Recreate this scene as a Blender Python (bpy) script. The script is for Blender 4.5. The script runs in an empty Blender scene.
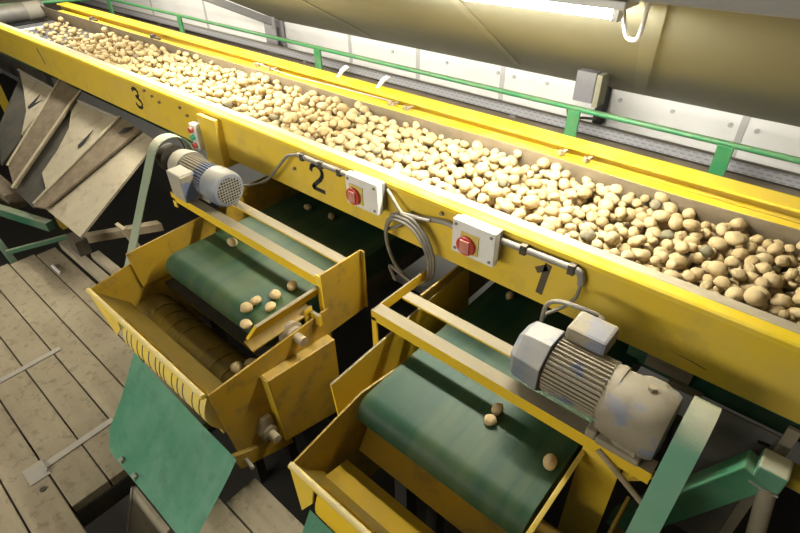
import bpy, bmesh, math, random
import numpy as np
from mathutils import Vector, Matrix, noise
random.seed(7)
scene = bpy.context.scene
col = scene.collection

# ------------------------------------------------------------------ materials
def mat(name, base, rough=.5, metal=0., dust=None, dust_up=0., patch=0., scale=9., bump=0., second=None, second_amt=0., second_scale=14., streak=None, emit=None, spec=.5, grime=None, dense=False):
    m = bpy.data.materials.new(name); m.use_nodes = True
    nt = m.node_tree; N = nt.nodes; L = nt.links
    b = N['Principled BSDF']
    b.inputs['Roughness'].default_value = rough
    b.inputs['Metallic'].default_value = metal
    b.inputs['Specular IOR Level'].default_value = spec
    tc = N.new('ShaderNodeTexCoord')
    rgb = N.new('ShaderNodeRGB'); rgb.outputs[0].default_value = (*base, 1)
    cur = rgb.outputs[0]
    def nz(sc, det=5, vec=None):
        n = N.new('ShaderNodeTexNoise'); n.inputs['Scale'].default_value = sc; n.inputs['Detail'].default_value = det
        n.inputs['Roughness'].default_value = .62
        L.new(vec if vec else tc.outputs['Object'], n.inputs['Vector']); return n.outputs['Fac']
    def ramp(fac, lo, hi):
        r = N.new('ShaderNodeMapRange'); r.inputs['From Min'].default_value = lo; r.inputs['From Max'].default_value = hi
        L.new(fac, r.inputs['Value']); return r.outputs['Result']
    def mul(a, k):
        q = N.new('ShaderNodeMath'); q.operation = 'MULTIPLY'; L.new(a, q.inputs[0])
        if isinstance(k, (int, float)): q.inputs[1].default_value = k
        else: L.new(k, q.inputs[1])
        return q.outputs[0]
    def mix(fac, a, c):
        x = N.new('ShaderNodeMix'); x.data_type = 'RGBA'
        L.new(fac, x.inputs['Factor']); L.new(a, x.inputs[6])
        if isinstance(c, tuple): x.inputs[7].default_value = (*c, 1)
        else: L.new(c, x.inputs[7])
        return x.outputs[2]
    if streak is not None:
        mp = N.new('ShaderNodeMapping'); mp.inputs['Scale'].default_value = streak[1]
        L.new(tc.outputs['Object'], mp.inputs['Vector'])
        cur = mix(mul(ramp(nz(1., 4, mp.outputs['Vector']), .42, .7), streak[2]), cur, streak[0])
    if dust is not None:
        if patch: cur = mix(mul(ramp(nz(scale), .4, .72), patch), cur, dust)
        if second is not None: cur = mix(mul(ramp(nz(second_scale, 6), .5, .55), second_amt), cur, second)
        if dust_up:
            g = N.new('ShaderNodeNewGeometry'); s = N.new('ShaderNodeSeparateXYZ'); L.new(g.outputs['Normal'], s.inputs[0])
            up = ramp(s.outputs['Z'], .45, .92)
            cur = mix(mul(mul(up, ramp(nz(scale*2.2), .2-.25*dense, .5-.2*dense)), dust_up), cur, dust)
    if grime is not None: cur = mix(mul(ramp(nz(grime[1], 8), .54, .64), grime[2]), cur, grime[0])
    L.new(cur, b.inputs['Base Color'])
    if bump:
        bp = N.new('ShaderNodeBump'); bp.inputs['Strength'].default_value = bump; bp.inputs['Distance'].default_value = .01
        L.new(nz(scale*6, 6), bp.inputs['Height']); L.new(bp.outputs[0], b.inputs['Normal'])
    if emit:
        b.inputs['Emission Color'].default_value = (*emit[0], 1); b.inputs['Emission Strength'].default_value = emit[1]
    return m

DUST = (.40, .34, .23)
M = {}
M['yellow'] = mat('yellow paint', (.72, .50, .035), .45, dust=(.50, .40, .18), patch=.35, scale=4, dust_up=.35, grime=((.42, .31, .08), 9., .3))
M['yellow_clean'] = mat('bright yellow rail paint', (.80, .57, .028), .4, dust=(.62, .52, .28), patch=.25, scale=7)
M['yellow_dusty'] = mat('yellow paint with settled dust', (.68, .45, .02), .8, spec=.2, dust=(.23, .195, .125), patch=.12, dust_up=1., scale=4, dense=True)
M['yellow_hopper'] = mat('worn and shaded ochre yellow paint', (.38, .23, .012), .5, dust=(.19, .145, .06), patch=.45, scale=6, dust_up=.35, grime=((.16, .11, .03), 12., .5))  # worn hopper paint; on the end plate it also stands in for shade
M['lip'] = mat('dusty yellow lip', (.66, .48, .05), .55, dust=(.47, .40, .22), patch=.7, dust_up=.8, scale=12)
M['skirt'] = mat('dusty beige rubber skirt', (.21, .165, .10), .85, dust=(.29, .24, .155), patch=.6, scale=14, bump=.15)
M['nearskirt'] = mat('pale dusty inner lining', (.42, .36, .24), .8, dust=(.50, .43, .30), patch=.6, scale=12, bump=.15)
M['green'] = mat('green machine paint', (.06, .27, .13), .45, dust=(.36, .40, .28), patch=.3, scale=5, dust_up=.35)
M['green_guard'] = mat('pale sea green guard paint', (.12, .32, .20), .4, dust=(.45, .42, .30), patch=.3, dust_up=.85, scale=4)
M['guard_grey'] = mat('dust greyed green guard paint', (.22, .29, .19), .5, dust=(.42, .38, .28), patch=.4, dust_up=.9, scale=5)
M['green_dark'] = mat('dark green frame paint', (.025, .11, .06), .5, dust=(.30, .27, .18), patch=.25, dust_up=.5, scale=6)
M['green_rail'] = mat('handrail green paint', (.042, .24, .085), .4, dust=(.42, .36, .22), patch=.25, dust_up=.3, scale=10)
M['apron'] = mat('sea green sheet', (.105, .385, .225), .45, grime=((.10, .26, .18), 13., .4), dust=(.26, .55, .38), patch=.75, scale=5, streak=((.30, .50, .36), (26., 3., 3.), .25))
M['belt'] = mat('green belt rubber', (.011, .044, .022), .5, spec=.22, streak=((.065, .088, .026), (9., .8, 1.), .75), dust=(.085, .10, .045), patch=.3, scale=3)
M['dust_board'] = mat('dust covered board', (.29, .25, .17), .85, dust=(.38, .33, .235), patch=.7, scale=5, bump=.2, grime=((.17, .14, .09), 11., .5))
M['brown_board'] = mat('brown worn board', (.12, .09, .052), .85, dust=(.21, .165, .105), patch=.7, scale=16, bump=.3)
M['dark_board'] = mat('dark rubber and shaded board', (.035, .032, .023), .8, dust=(.10, .085, .055), patch=.5, scale=7, bump=.2)  # on the chute floors this dark tone is painted shade
M['plank'] = mat('scuffed wooden planks', (.27, .225, .145), .8, dust=(.34, .29, .195), patch=.7, scale=3.5, bump=.4, streak=((.19, .15, .095), (2., 22., 4.), .6), grime=((.15, .115, .07), 22., .6))
M['strip'] = mat('bare metal strip', (.42, .40, .36), .5, .4, dust=(.5, .42, .28), patch=.6, scale=14)
M['grey_metal'] = mat('grey steel', (.22, .215, .20), .5, .3, dust=(.36, .31, .22), patch=.5, dust_up=.5, scale=8)
M['dark_metal'] = mat('dark dirty steel', (.05, .046, .04), .6, .2, dust=(.22, .18, .12), patch=.4, dust_up=.6, scale=8)
M['dusty_metal'] = mat('dust caked iron', (.26, .21, .13), .75, .1, dust=(.40, .33, .21), patch=.6, dust_up=.6, scale=12)
M['rod'] = mat('grey web rods', (.23, .23, .25), .35, .5, dust=(.38, .34, .28), patch=.35, scale=12)
M['white_plastic'] = mat('white plastic', (.70, .69, .66), .4, dust=(.5, .45, .35), patch=.2, scale=9)
M['box_white'] = mat('switch housing white', (.74, .73, .70), .45, dust=(.5, .45, .36), patch=.25, dust_up=.7, scale=14)
M['box_grey'] = mat('switch housing grey back', (.20, .20, .20), .5, dust=(.4, .34, .25), patch=.3)
M['red'] = mat('red switch plastic', (.48, .03, .025), .35, dust=(.5, .4, .3), patch=.2, scale=30)
M['pink'] = mat('worn red knob', (.50, .17, .13), .5, dust=(.55, .45, .36), patch=.5, scale=30)
M['switch_yellow'] = mat('yellow switch plate', (.70, .52, .10), .5, dust=DUST, patch=.4, scale=25)
M['lamp_green'] = mat('green button', (.05, .45, .25), .35)
M['cable'] = mat('dusty grey cable', (.19, .175, .14), .65, dust=(.32, .28, .20), patch=.5, scale=16)
M['conduit'] = mat('grey conduit pipe', (.23, .22, .19), .5, dust=(.34, .30, .22), patch=.5, dust_up=.6, scale=14)
M['motor'] = mat('blue grey motor paint under dust', (.28, .24, .165), .7, dust=(.34, .295, .205), patch=.6, dust_up=.2, scale=9, second=(.11, .14, .22), second_amt=.9, second_scale=8)
M['motor_dusty'] = mat('dust caked motor casting', (.25, .215, .145), .75, dust=(.33, .285, .20), patch=.8, dust_up=.3, scale=9, second=(.15, .18, .27), second_amt=.7, second_scale=9, grime=((.20, .16, .10), 14., .5))
M['motor_blue'] = mat('blue grey fan cover', (.15, .172, .215), .5, dust=(.33, .30, .23), patch=.6, dust_up=.75, scale=9)
M['cream'] = mat('cream dusty motor paint', (.30, .285, .235), .6, dust=(.36, .315, .225), patch=.7, dust_up=.5, scale=8)
M['black'] = mat('black recess', (.008, .008, .008), .7)
M['ink'] = mat('stencil black paint', (.022, .02, .016), .7, second=(.4, .28, .04), second_amt=.35, second_scale=45)
M['ink_grey'] = mat('worn grey stencil paint', (.085, .07, .042), .7, second=(.4, .28, .05), second_amt=.3, second_scale=40)
M['wall'] = mat('white concrete wall', (.74, .73, .70), .8, dust=(.60, .58, .53), patch=.5, scale=2.5, bump=.1)
M['joint'] = mat('grey wall joint', (.44, .43, .41), .8)
M['roof'] = mat('olive roof sheet', (.17, .163, .105), .75, dust=(.215, .21, .145), patch=.45, scale=1.3)
M['roof_seam'] = mat('pale roof seam tape', (.20, .192, .13), .7)
M['roof_beam'] = mat('weathered roof beam', (.30, .29, .27), .7)
M['column'] = mat('grey steel column', (.25, .245, .25), .6, dust=(.33, .31, .28), patch=.4, scale=10)
M['column_dark'] = mat('dark grey bracket paint', (.115, .112, .12), .6, dust=(.2, .19, .17), patch=.4, scale=10)
M['hopper_inner'] = mat('shade-darkened ochre hopper lining', (.13, .082, .006), .6, dust=(.09, .068, .026), patch=.6, scale=7, grime=((.08, .06, .02), 9., .6), spec=.2)  # shade inside the hopper is painted into this darker ochre
M['yellow_shade'] = mat('shade-darkened yellow inner paint', (.30, .19, .010), .8, spec=.15, dust=(.17, .125, .045), patch=.4, scale=8)  # yellow darkened in colour for the dim hopper inside
M['walkway'] = mat('dusty walkway sheet', (.20, .165, .12), .85, dust=(.33, .28, .21), patch=.6, scale=4)
M['pit'] = mat('dark earth', (.03, .026, .02), .9)
M['tube'] = mat('lit fluorescent tube', (1, 1, .95), .4, emit=((1, .97, .88), 170.))
M['fixture'] = mat('white lamp housing', (.75, .75, .72), .4)
# perforated tray: a real perforation pattern of the sheet
def perforated():
    m = mat('perforated grey tray', (.36, .36, .38), .5, .2)
    nt = m.node_tree; N = nt.nodes; L = nt.links; b = N['Principled BSDF']
    tc = N.new('ShaderNodeTexCoord'); br = N.new('ShaderNodeTexBrick')
    br.inputs['Color1'].default_value = br.inputs['Color2'].default_value = (.20, .20, .205, 1)
    br.inputs['Mortar'].default_value = (.40, .40, .42, 1)
    br.inputs['Scale'].default_value = 1.; br.inputs['Mortar Size'].default_value = .009
    br.inputs['Brick Width'].default_value = .04; br.inputs['Row Height'].default_value = .02; br.inputs['Mortar Smooth'].default_value = .3
    mp = N.new('ShaderNodeMapping'); mp.inputs['Rotation'].default_value = (math.radians(-90), 0, 0)
    L.new(tc.outputs['Object'], mp.inputs['Vector']); L.new(mp.outputs[0], br.inputs['Vector'])
    L.new(br.outputs['Color'], b.inputs['Base Color'])
    return m
M['tray'] = perforated()

def potato_mat(name, c1, c2, c3):
    m = bpy.data.materials.new(name); m.use_nodes = True
    nt = m.node_tree; N = nt.nodes; L = nt.links; b = N['Principled BSDF']
    b.inputs['Roughness'].default_value = .75
    oi = N.new('ShaderNodeObjectInfo'); tc = N.new('ShaderNodeTexCoord')
    geo = N.new('ShaderNodeNewGeometry')
    add = N.new('ShaderNodeMath'); add.operation = 'ADD'; L.new(oi.outputs['Random'], add.inputs[0]); L.new(geo.outputs['Random Per Island'], add.inputs[1])
    fr = N.new('ShaderNodeMath'); fr.operation = 'FRACT'; L.new(add.outputs[0], fr.inputs[0])
    x = N.new('ShaderNodeMix'); x.data_type = 'RGBA'; L.new(fr.outputs[0], x.inputs['Factor'])
    x.inputs[6].default_value = (*c1, 1); x.inputs[7].default_value = (*c2, 1)
    n = N.new('ShaderNodeTexNoise'); n.inputs['Scale'].default_value = 45; n.inputs['Detail'].default_value = 4
    L.new(tc.outputs['Object'], n.inputs['Vector'])
    r = N.new('ShaderNodeMapRange'); r.inputs['From Min'].default_value = .52; r.inputs['From Max'].default_value = .75; r.inputs['To Max'].default_value = .55
    L.new(n.outputs['Fac'], r.inputs['Value'])
    y = N.new('ShaderNodeMix'); y.data_type = 'RGBA'; L.new(r.outputs[0], y.inputs['Factor']); L.new(x.outputs[2], y.inputs[6]); y.inputs[7].default_value = (*c3, 1)
    L.new(y.outputs[2], b.inputs['Base Color'])
    bp = N.new('ShaderNodeBump'); bp.inputs['Strength'].default_value = .25; bp.inputs['Distance'].default_value = .004
    L.new(n.outputs['Fac'], bp.inputs['Height']); L.new(bp.outputs[0], b.inputs['Normal'])
    return m
M['potato'] = potato_mat('potato skin', (.40, .295, .135), (.50, .385, .20), (.29, .20, .095))
M['clod'] = potato_mat('muddy potato skin', (.17, .16, .09), (.20, .17, .10), (.11, .13, .07))

# ------------------------------------------------------------------ mesh helpers (world coordinates)
def new(): return bmesh.new()
def box(bm, x0, x1, y0, y1, z0, z1, rot=None, pivot=None):
    vs = [bm.verts.new((x, y, z)) for x in (x0, x1) for y in (y0, y1) for z in (z0, z1)]
    for f in ((0,1,3,2),(4,6,7,5),(0,4,5,1),(2,3,7,6),(0,2,6,4),(1,5,7,3)): bm.faces.new([vs[i] for i in f])
    if rot:
        p = Vector(pivot or ((x0+x1)/2, (y0+y1)/2, (z0+z1)/2))
        bmesh.ops.rotate(bm, verts=vs, cent=p, matrix=rot)
    return vs
def extrude_poly(bm, pts, vec):
    a = [bm.verts.new(p) for p in pts]; b_ = [bm.verts.new(Vector(p)+Vector(vec)) for p in pts]
    n = len(pts)
    bm.faces.new(a); bm.faces.new(b_[::-1])
    for i in range(n): bm.faces.new((a[i], b_[i], b_[(i+1) % n], a[(i+1) % n]))
def prism_x(bm, yz, x0, x1): extrude_poly(bm, [(x0, y, z) for y, z in yz], (x1-x0, 0, 0))
def plate(bm, pts, t):
    n = (Vector(pts[1])-Vector(pts[0])).cross(Vector(pts[2])-Vector(pts[0])).normalized()
    extrude_poly(bm, pts, n*t)
def cyl(bm, p0, p1, r0, r1=None, n=20):
    p0, p1 = Vector(p0), Vector(p1); r1 = r0 if r1 is None else r1
    d = (p1-p0).normalized(); a = d.orthogonal().normalized(); c = d.cross(a)
    A = []; B = []
    for i in range(n):
        t = 2*math.pi*i/n; u = a*math.cos(t)+c*math.sin(t)
        A.append(bm.verts.new(p0+u*r0)); B.append(bm.verts.new(p1+u*r1))
    for i in range(n): bm.faces.new((A[i], A[(i+1) % n], B[(i+1) % n], B[i]))
    bm.faces.new(A[::-1]); bm.faces.new(B)
def lathe_x(bm, prof, cy, cz, n=28):
    rings = []
    for x, r in prof:
        rings.append([bm.verts.new((x, cy+r*math.cos(2*math.pi*i/n), cz+r*math.sin(2*math.pi*i/n))) for i in range(n)])
    for a, b_ in zip(rings, rings[1:]):
        for i in range(n): bm.faces.new((a[i], a[(i+1) % n], b_[(i+1) % n], b_[i]))
    bm.faces.new(rings[0][::-1]); bm.faces.new(rings[-1])
def smooth_path(pts, sub=8):
    P = [Vector(p) for p in pts]; out = []
    for i in range(len(P)-1):
        p0 = P[max(i-1, 0)]; p1 = P[i]; p2 = P[i+1]; p3 = P[min(i+2, len(P)-1)]
        for k in range(sub):
            t = k/sub
            out.append(.5*((2*p1)+(p2-p0)*t+(2*p0-5*p1+4*p2-p3)*t*t+(3*p1-p0-3*p2+p3)*t**3))
    out.append(P[-1]); return out
def tube(bm, pts, r, n=8, sub=8):
    P = smooth_path(pts, sub) if sub else [Vector(p) for p in pts]
    rings = []; up = None
    for i, p in enumerate(P):
        d = (P[min(i+1, len(P)-1)]-P[max(i-1, 0)]).normalized()
        if up is None: up = d.orthogonal().normalized()
        up = (up-d*up.dot(d)).normalized(); c = d.cross(up)
        rings.append([bm.verts.new(p+(up*math.cos(2*math.pi*k/n)+c*math.sin(2*math.pi*k/n))*r) for k in range(n)])
    for a, b_ in zip(rings, rings[1:]):
        for k in range(n): bm.faces.new((a[k], a[(k+1) % n], b_[(k+1) % n], b_[k]))
    bm.faces.new(rings[0][::-1]); bm.faces.new(rings[-1])

def obj(name, bm, material, parent=None, bevel=0., smooth=False, loc=None, label=None):
    bmesh.ops.recalc_face_normals(bm, faces=bm.faces)
    me = bpy.data.meshes.new(name); 
    if loc is not None: bmesh.ops.translate(bm, verts=bm.verts, vec=-Vector(loc))
    bm.to_mesh(me); bm.free()
    if smooth:
        for p in me.polygons: p.use_smooth = True
    me.materials.append(material)
    o = bpy.data.objects.new(name, me); col.objects.link(o)
    if loc is not None: o.location = loc
    if parent is not None:
        o.parent = parent
        if parent.parent is None: o.location = -Vector(parent.location)     # meshes are in place coordinates
    if smooth:
        md = o.modifiers.new('split', 'EDGE_SPLIT'); md.split_angle = math.radians(40)
    if bevel:
        md = o.modifiers.new('bevel', 'BEVEL'); md.width = bevel; md.segments = 2; md.limit_method = 'ANGLE'
    if label: o['label'] = label
    return o
def thing(name, label, cat, loc=(0, 0, 0), group=None):
    o = bpy.data.objects.new(name, None); col.objects.link(o); o.location = loc; o.empty_display_size = .05
    o['label'] = label; o['category'] = cat
    if group: o['group'] = group
    return o
def tag(o, label, cat, group=None):
    o['label'] = label; o['category'] = cat
    if group: o['group'] = group
    return o
def struct(name, bm, m, bevel=0.): 
    o = obj(name, bm, m, None, bevel); o['kind'] = 'structure'; return o
def part(name, parent, m, fn, bevel=0., smooth=False, label=None):
    bm = new(); fn(bm); return obj(name, bm, m, parent, bevel, smooth, label=label)

# ------------------------------------------------------------------ camera
F_PX = 520.5873
R = ((.75490492, .65560846, -.01720769), (.38145334, -.46026799, -.8016525), (-.53349031, .59860749, -.59754261))
cam = bpy.data.objects.new('camera', bpy.data.cameras.new('camera')); col.objects.link(cam)
cam.data.sensor_width = 36; cam.data.lens = F_PX/800*36; cam.data.clip_start = .02
Rm = Matrix((R[0], tuple(-v for v in R[1]), tuple(-v for v in R[2]))).transposed()
cam.matrix_world = Matrix.Translation((0, 0, 1.9)) @ Rm.to_4x4()
scene.camera = cam

# ------------------------------------------------------------------ the building
# ground far below the machine deck
bm = new(); box(bm, -14, 4, -4, 3.2, -1.35, -1.3); struct('floor', bm, M['pit'])
# the plank deck
PL = [(-.62, -.47), (-.463, -.33), (-.323, -.20), (-.193, -.06), (-.053, .087), (.093, .222), (.228, .352), (.358, .50), (.506, .62)]
bm = new()
for i, (y0, y1) in enumerate(PL):
    xa = -3.62+.02*(i % 3); xb = 1.2
    if y1 < .36 and y0 > -.06: xb = -1.655
    if y0 > .34: xb = -1.6
    box(bm, xa, xb, y0, y1, -.045, 0)
for (y0, y1, xa, xb) in ((.20, .333, -1.30, -.2), (.339, .475, -1.22, -.2)): box(bm, xa, xb, y0, y1, -.045, 0)
struct('floor_planks', bm, M['plank'], .003)
bm = new()
for x in (-3.4, -2.2, -1.72): box(bm, x, x+.07, -.6, .6, -.14, -.046)
for x in (-1.2, -.3): box(bm, x, x+.06, .2, .47, -.14, -.046)
struct('trim_1', bm, M['dark_board'])
# back wall of cast panels with joints and tie holes
bm = new(); box(bm, -14, 4, 3.0, 3.15, -1.3, 2.7); struct('wall_back', bm, M['wall'])
bm = new()
for x in (-6.3, -5.2, -3.15, -2.46, -1.755, -.36, .35): box(bm, x-.016, x+.016, 2.996, 3.0, .3, 2.6)
struct('trim_2', bm, M['joint'])
bm = new()
for x, z in ((-1.79, .885), (-1.67, .882), (-1.44, .884), (-.985, .878), (-.70, .88), (-.415, .873), (-.295, .871), (-2.2, .88), (-2.7, .875), (-5.4, 1.1), (-4.9, 1.0)): cyl(bm, (x, 2.992, z), (x, 3.001, z), .012, n=12)
struct('trim_3', bm, M['joint'])
bm = new(); box(bm, -14.1, -14, -4, 3.2, -1.3, 3.2); struct('wall_left', bm, M['wall'])
bm = new(); box(bm, 4, 4.1, -4, 3.2, -1.3, 3.2); struct('wall_right', bm, M['wall'])
bm = new(); box(bm, -14, 4, -4.1, -4, -1.3, 3.2); struct('wall_front', bm, M['wall'])
# sloping roof sheet: falls towards the back wall
SL = .4735
def rz(y): return .93+(3-y)*SL
bm = new(); extrude_poly(bm, [(-3.99, 3.0, rz(3.0)), (4, 3.0, rz(3.0)), (4, 1.45, rz(1.45)), (-3.97, 1.45, rz(1.45))], (0, 0, .03)); struct('ceiling', bm, M['roof'])
bm = new(); extrude_poly(bm, [(-14, 1.44, 1.75), (4, 1.44, 1.75), (4, -4, 3.2), (-14, -4, 3.2)], (0, 0, .04)); struct('ceiling_upper', bm, M['roof_beam'])
bm = new()
def seam(xa, ya, xb, yb, w=.03):
    extrude_poly(bm, [(xa-w, ya, rz(ya)-.004), (xa+w, ya, rz(ya)-.004), (xb+w, yb, rz(yb)-.004), (xb-w, yb, rz(yb)-.004)], (0, 0, .003))
seam(-1.15, 1.46, -1.55, 2.8, .022); seam(-.45, 1.46, -.87, 2.92, .03); seam(-2.4, 1.46, -2.8, 2.9, .025)
struct('ceiling_seams', bm, M['roof_seam'])
bm = new(); box(bm, -3.97, 4, 1.40, 1.46, 1.655, 1.73); struct('ceiling_beam', bm, M['roof_beam'], .005)
# far left: wall continues above, closed by a higher roof
bm = new(); box(bm, -14, -4, 1.4, 3.2, 2.62, 2.7); struct('ceiling_left', bm, M['roof_beam'])

t = thing('roof_column', 'dark grey steel column carrying the roof edge far along the white wall', 'column', (-3.98, 2.93, .55))
part('post', t, M['column'], lambda b: (box(b, -4.08, -3.93, 2.955, 2.97, .55, .945), box(b, -4.08, -3.93, 2.88, 2.895, .55, .985), box(b, -4.01, -4.0, 2.895, 2.955, .55, .95)), .002)
part('rafter', t, M['column'], lambda b: extrude_poly(b, [(-4.02, 2.95, rz(2.95)-.01), (-3.96, 2.95, rz(2.95)-.01), (-3.96, 1.5, rz(1.5)-.01), (-4.02, 1.5, rz(1.5)-.01)], (0, 0, -.06)))
t = thing('roof_bracket', 'grey boxed bracket hanging from the olive roof above the middle green railing post', 'bracket', (-1.0, 2.55, 1.0))
part('box', t, M['column_dark'], lambda b: box(b, -1.055, -.955, 2.50, 2.585, 1.0, 1.145), .004)
part('side_plate', t, M['roof'], lambda b: box(b, -.953, -.925, 2.50, 2.585, .985, 1.14), .003)
part('clamp', t, M['black'], lambda b: box(b, -1.095, -1.04, 2.93, 2.99, .74, .965), .004)
part('bolt', t, M['strip'], lambda b: cyl(b, (-1.068, 2.915, .90), (-1.068, 2.93, .90), .014, n=10))
part('stub_cable', t, M['dark_metal'], lambda b: tube(b, [(-1.24, 2.9, .80), (-1.19, 2.84, .77), (-1.12, 2.86, .785), (-1.07, 2.92, .77)], .008))

# walkway and cable tray behind the conveyor
bm = new(); box(bm, -9, 3, 2.16, 2.99, .62, .68); tag(obj('walkway', bm, M['walkway']), 'dusty brown walkway sheet between the far yellow rail and the wall', 'walkway')
t = thing('cable_tray', 'long perforated grey cable tray along the foot of the white wall', 'cable tray', (-2, 2.87, .66))
part('tray_side', t, M['tray'], lambda b: box(b, -9, 3, 2.850, 2.854, .705, .765))
part('tray_floor', t, M['grey_metal'], lambda b: box(b, -9, 3, 2.854, 2.99, .700, .705))
part('tray_rim', t, M['conduit'], lambda b: box(b, -9, 3, 2.844, 2.858, .763, .771))
for x in (-6, -3.6, -1.6, .3): part('support', t, M['column'], lambda b: box(b, x, x+.04, 2.87, 2.97, .68, .70))

# green handrail
t = thing('handrail', 'thin green handrail running the length of the white wall', 'handrail', (-2, 2.6, .58))
part('top_rail', t, M['green_rail'], lambda b: (cyl(b, (-6.45, 2.6, .925), (2, 2.6, .925), .014, n=12), ), smooth=True)
for x in (-6.40, -4.97, -3.07, -1.07, -.345, .6):
    part('post', t, M['green_rail'], lambda b: box(b, x-.034, x+.034, 2.585, 2.60, .68, .918), .002)
t = thing('crossing_rail', 'green railing crossing beyond the far end of the conveyor', 'handrail', (-7.2, 1.5, .5))
part('top_rail', t, M['green_rail'], lambda b: cyl(b, (-7.2, -.5, 1.03), (-6.42, 2.58, .94), .018, n=12), smooth=True)
part('post', t, M['green_rail'], lambda b: box(b, -7.24, -7.18, .9, .93, .3, 1.02))

# fluorescent lamp
t = thing('fluorescent_lamp', 'glowing fluorescent tube lamp hanging under the olive roof', 'lamp', (-.85, 1.44, 1.6))
part('housing', t, M['fixture'], lambda b: box(b, -1.42, -.50, 1.40, 1.50, 1.632, 1.652), .004)
part('tube', t, M['tube'], lambda b: cyl(b, (-1.40, 1.45, 1.615), (-.54, 1.45, 1.615), .014, n=14), smooth=True)
part('socket', t, M['fixture'], lambda b: box(b, -.54, -.525, 1.432, 1.468, 1.598, 1.635))
part('socket', t, M['fixture'], lambda b: box(b, -1.415, -1.40, 1.432, 1.468, 1.598, 1.635))
bm = new(); tube(bm, [(-.535, 1.47, 1.66), (-.525, 1.48, 1.60), (-.515, 1.50, 1.555), (-.49, 1.50, 1.55), (-.478, 1.49, 1.58), (-.47, 1.47, 1.655)], .006)
tag(obj('hanging_cable', bm, M['white_plastic']), 'white loop of lamp cable hanging beside the glowing tube', 'cable')

# ------------------------------------------------------------------ main conveyor
XA, XB = -6.35, 1.3
mc = thing('sorting_conveyor', 'long yellow conveyor trough carrying the potatoes across the whole hall', 'conveyor', (-2, 1.65, .7))
YM, YC, YD, YH = M['yellow'], M['yellow_clean'], M['yellow_dusty'], M['yellow_hopper']
part('near_side_wall', mc, YM, lambda b: prism_x(b, [(1.30, .746), (1.345, .746), (1.345, .752), (1.308, .752), (1.308, .962), (1.30, .962)], XA, XB), .0015)
part('near_top_rail', mc, YC, lambda b: prism_x(b, [(1.290, .961), (1.290, .978), (1.297, .985), (1.334, .985), (1.334, .961)], XA, XB), .002)
part('near_skirt', mc, M['nearskirt'], lambda b: prism_x(b, [(1.334, .979), (1.340, .983), (1.455, .930), (1.455, .84), (1.446, .84), (1.446, .924), (1.334, .972)], XA, XB))
# hand-trimmed top edge on the far skirt
bm = new(); N_ = 90; top = []
for i in range(N_+1):
    x = XA+(XB-XA)*i/N_
    top.append((x, 1.912+.004*noise.noise((x*1.7, 3, 0)), .962+.010*noise.noise((x*1.3, 0, 0))))
for (pa, pb) in zip(top, top[1:]):
    extrude_poly(bm, [pa, pb, (pb[0], 1.94, .84), (pa[0], 1.94, .84)], (0, .007, 0))
bmesh.ops.remove_doubles(bm, verts=bm.verts, dist=1e-5)
obj('far_skirt', bm, M['skirt'], mc)
part('far_flange', mc, YC, lambda b: box(b, -5.95, XB, 1.922, 1.968, .938, .960), .003)
part('far_trough', mc, YH, lambda b: box(b, -5.95, XB, 1.950, 2.03, .90, .930))
part('sensor_pipe', mc, M['green_guard'], lambda b: cyl(b, (-2.75, 1.978, .945), (XB, 1.978, .945), .005, n=8), smooth=True)
part('far_rail', mc, YC, lambda b: prism_x(b, [(1.998, .980), (1.998, .990), (2.10, .990), (2.10, .93), (2.03, .93), (2.03, .980)], -6.15, XB), .002)
part('far_side_wall', mc, YH, lambda b: box(b, -6.15, XB, 2.06, 2.07, .70, .938))
for x in (-5.25, -4.19): part('hook', mc, M['dark_metal'], lambda b: (cyl(b, (x, 1.94, .960), (x, 1.94, .985), .022, n=12), box(b, x+.01, x+.09, 1.93, 1.95, .962, .974), cyl(b, (x+.09, 1.94, .955), (x+.09, 1.94, .975), .012, n=10)), .002)
for x in (-2.92, -2.78, -1.78, -1.68, -.83, -.72):
    part('hook', mc, M['dusty_metal'], lambda b: (cyl(b, (x, 1.965, .95), (x, 1.965, .976), .013, n=10), box(b, x-.008, x+.008, 1.955, 2.01, .962, .972), cyl(b, (x, 1.945, .968), (x, 1.945, .988), .010, n=10)), .002)
part('wire', mc, M['conduit'], lambda b: tube(b, [(-2.92, 1.96, .985), (-2.6, 1.955, .968), (-2.3, 1.96, .975), (-1.78, 1.96, .985)], .004, 6))
for x in (-2.26, -1.95):
    part('clip_lever', mc, M['white_plastic'], lambda b: (plate(b, [(x-.03, 2.06, .988), (x-.012, 2.06, .988), (x+.02, 2.08, 1.028), (x+.052, 2.09, 1.052), (x+.028, 2.09, 1.056), (x-.002, 2.08, 1.038)], .010)), .002)
# web belt
part('belt', mc, M['dark_metal'], lambda b: box(b, -6.25, XB, 1.426, 1.933, .815, .828))
def rods(b):
    x = -6.2
    while x < -2.2:
        cyl(b, (x, 1.426, .838), (x, 1.933, .838), .0075, n=6); x += .034
part('web_rods', mc, M['rod'], rods, smooth=True)
part('white_strip', mc, M['white_plastic'], lambda b: box(b, -5.98, -5.92, 1.43, 1.93, .842, .856), .003)  # plain white strips laid across the web
part('white_strip', mc, M['white_plastic'], lambda b: box(b, -4.62, -4.56, 1.50, 1.93, .842, .858), .003)
part('white_strip', mc, M['white_plastic'], lambda b: box(b, -3.32, -3.26, 1.43, 1.93, .842, .852), .003)
part('end_drum', mc, M['grey_metal'], lambda b: cyl(b, (-6.55, 1.34, .90), (-6.55, 1.99, .90), .085, n=24), smooth=True)
part('drum_cap', mc, M['cream'], lambda b: cyl(b, (-6.55, 1.82, .90), (-6.55, 1.96, .90), .088, n=24), smooth=True)
part('feed_plate', mc, M['dark_metal'], lambda b: box(b, -6.95, -6.64, .9, 2.05, .94, .98))
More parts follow.
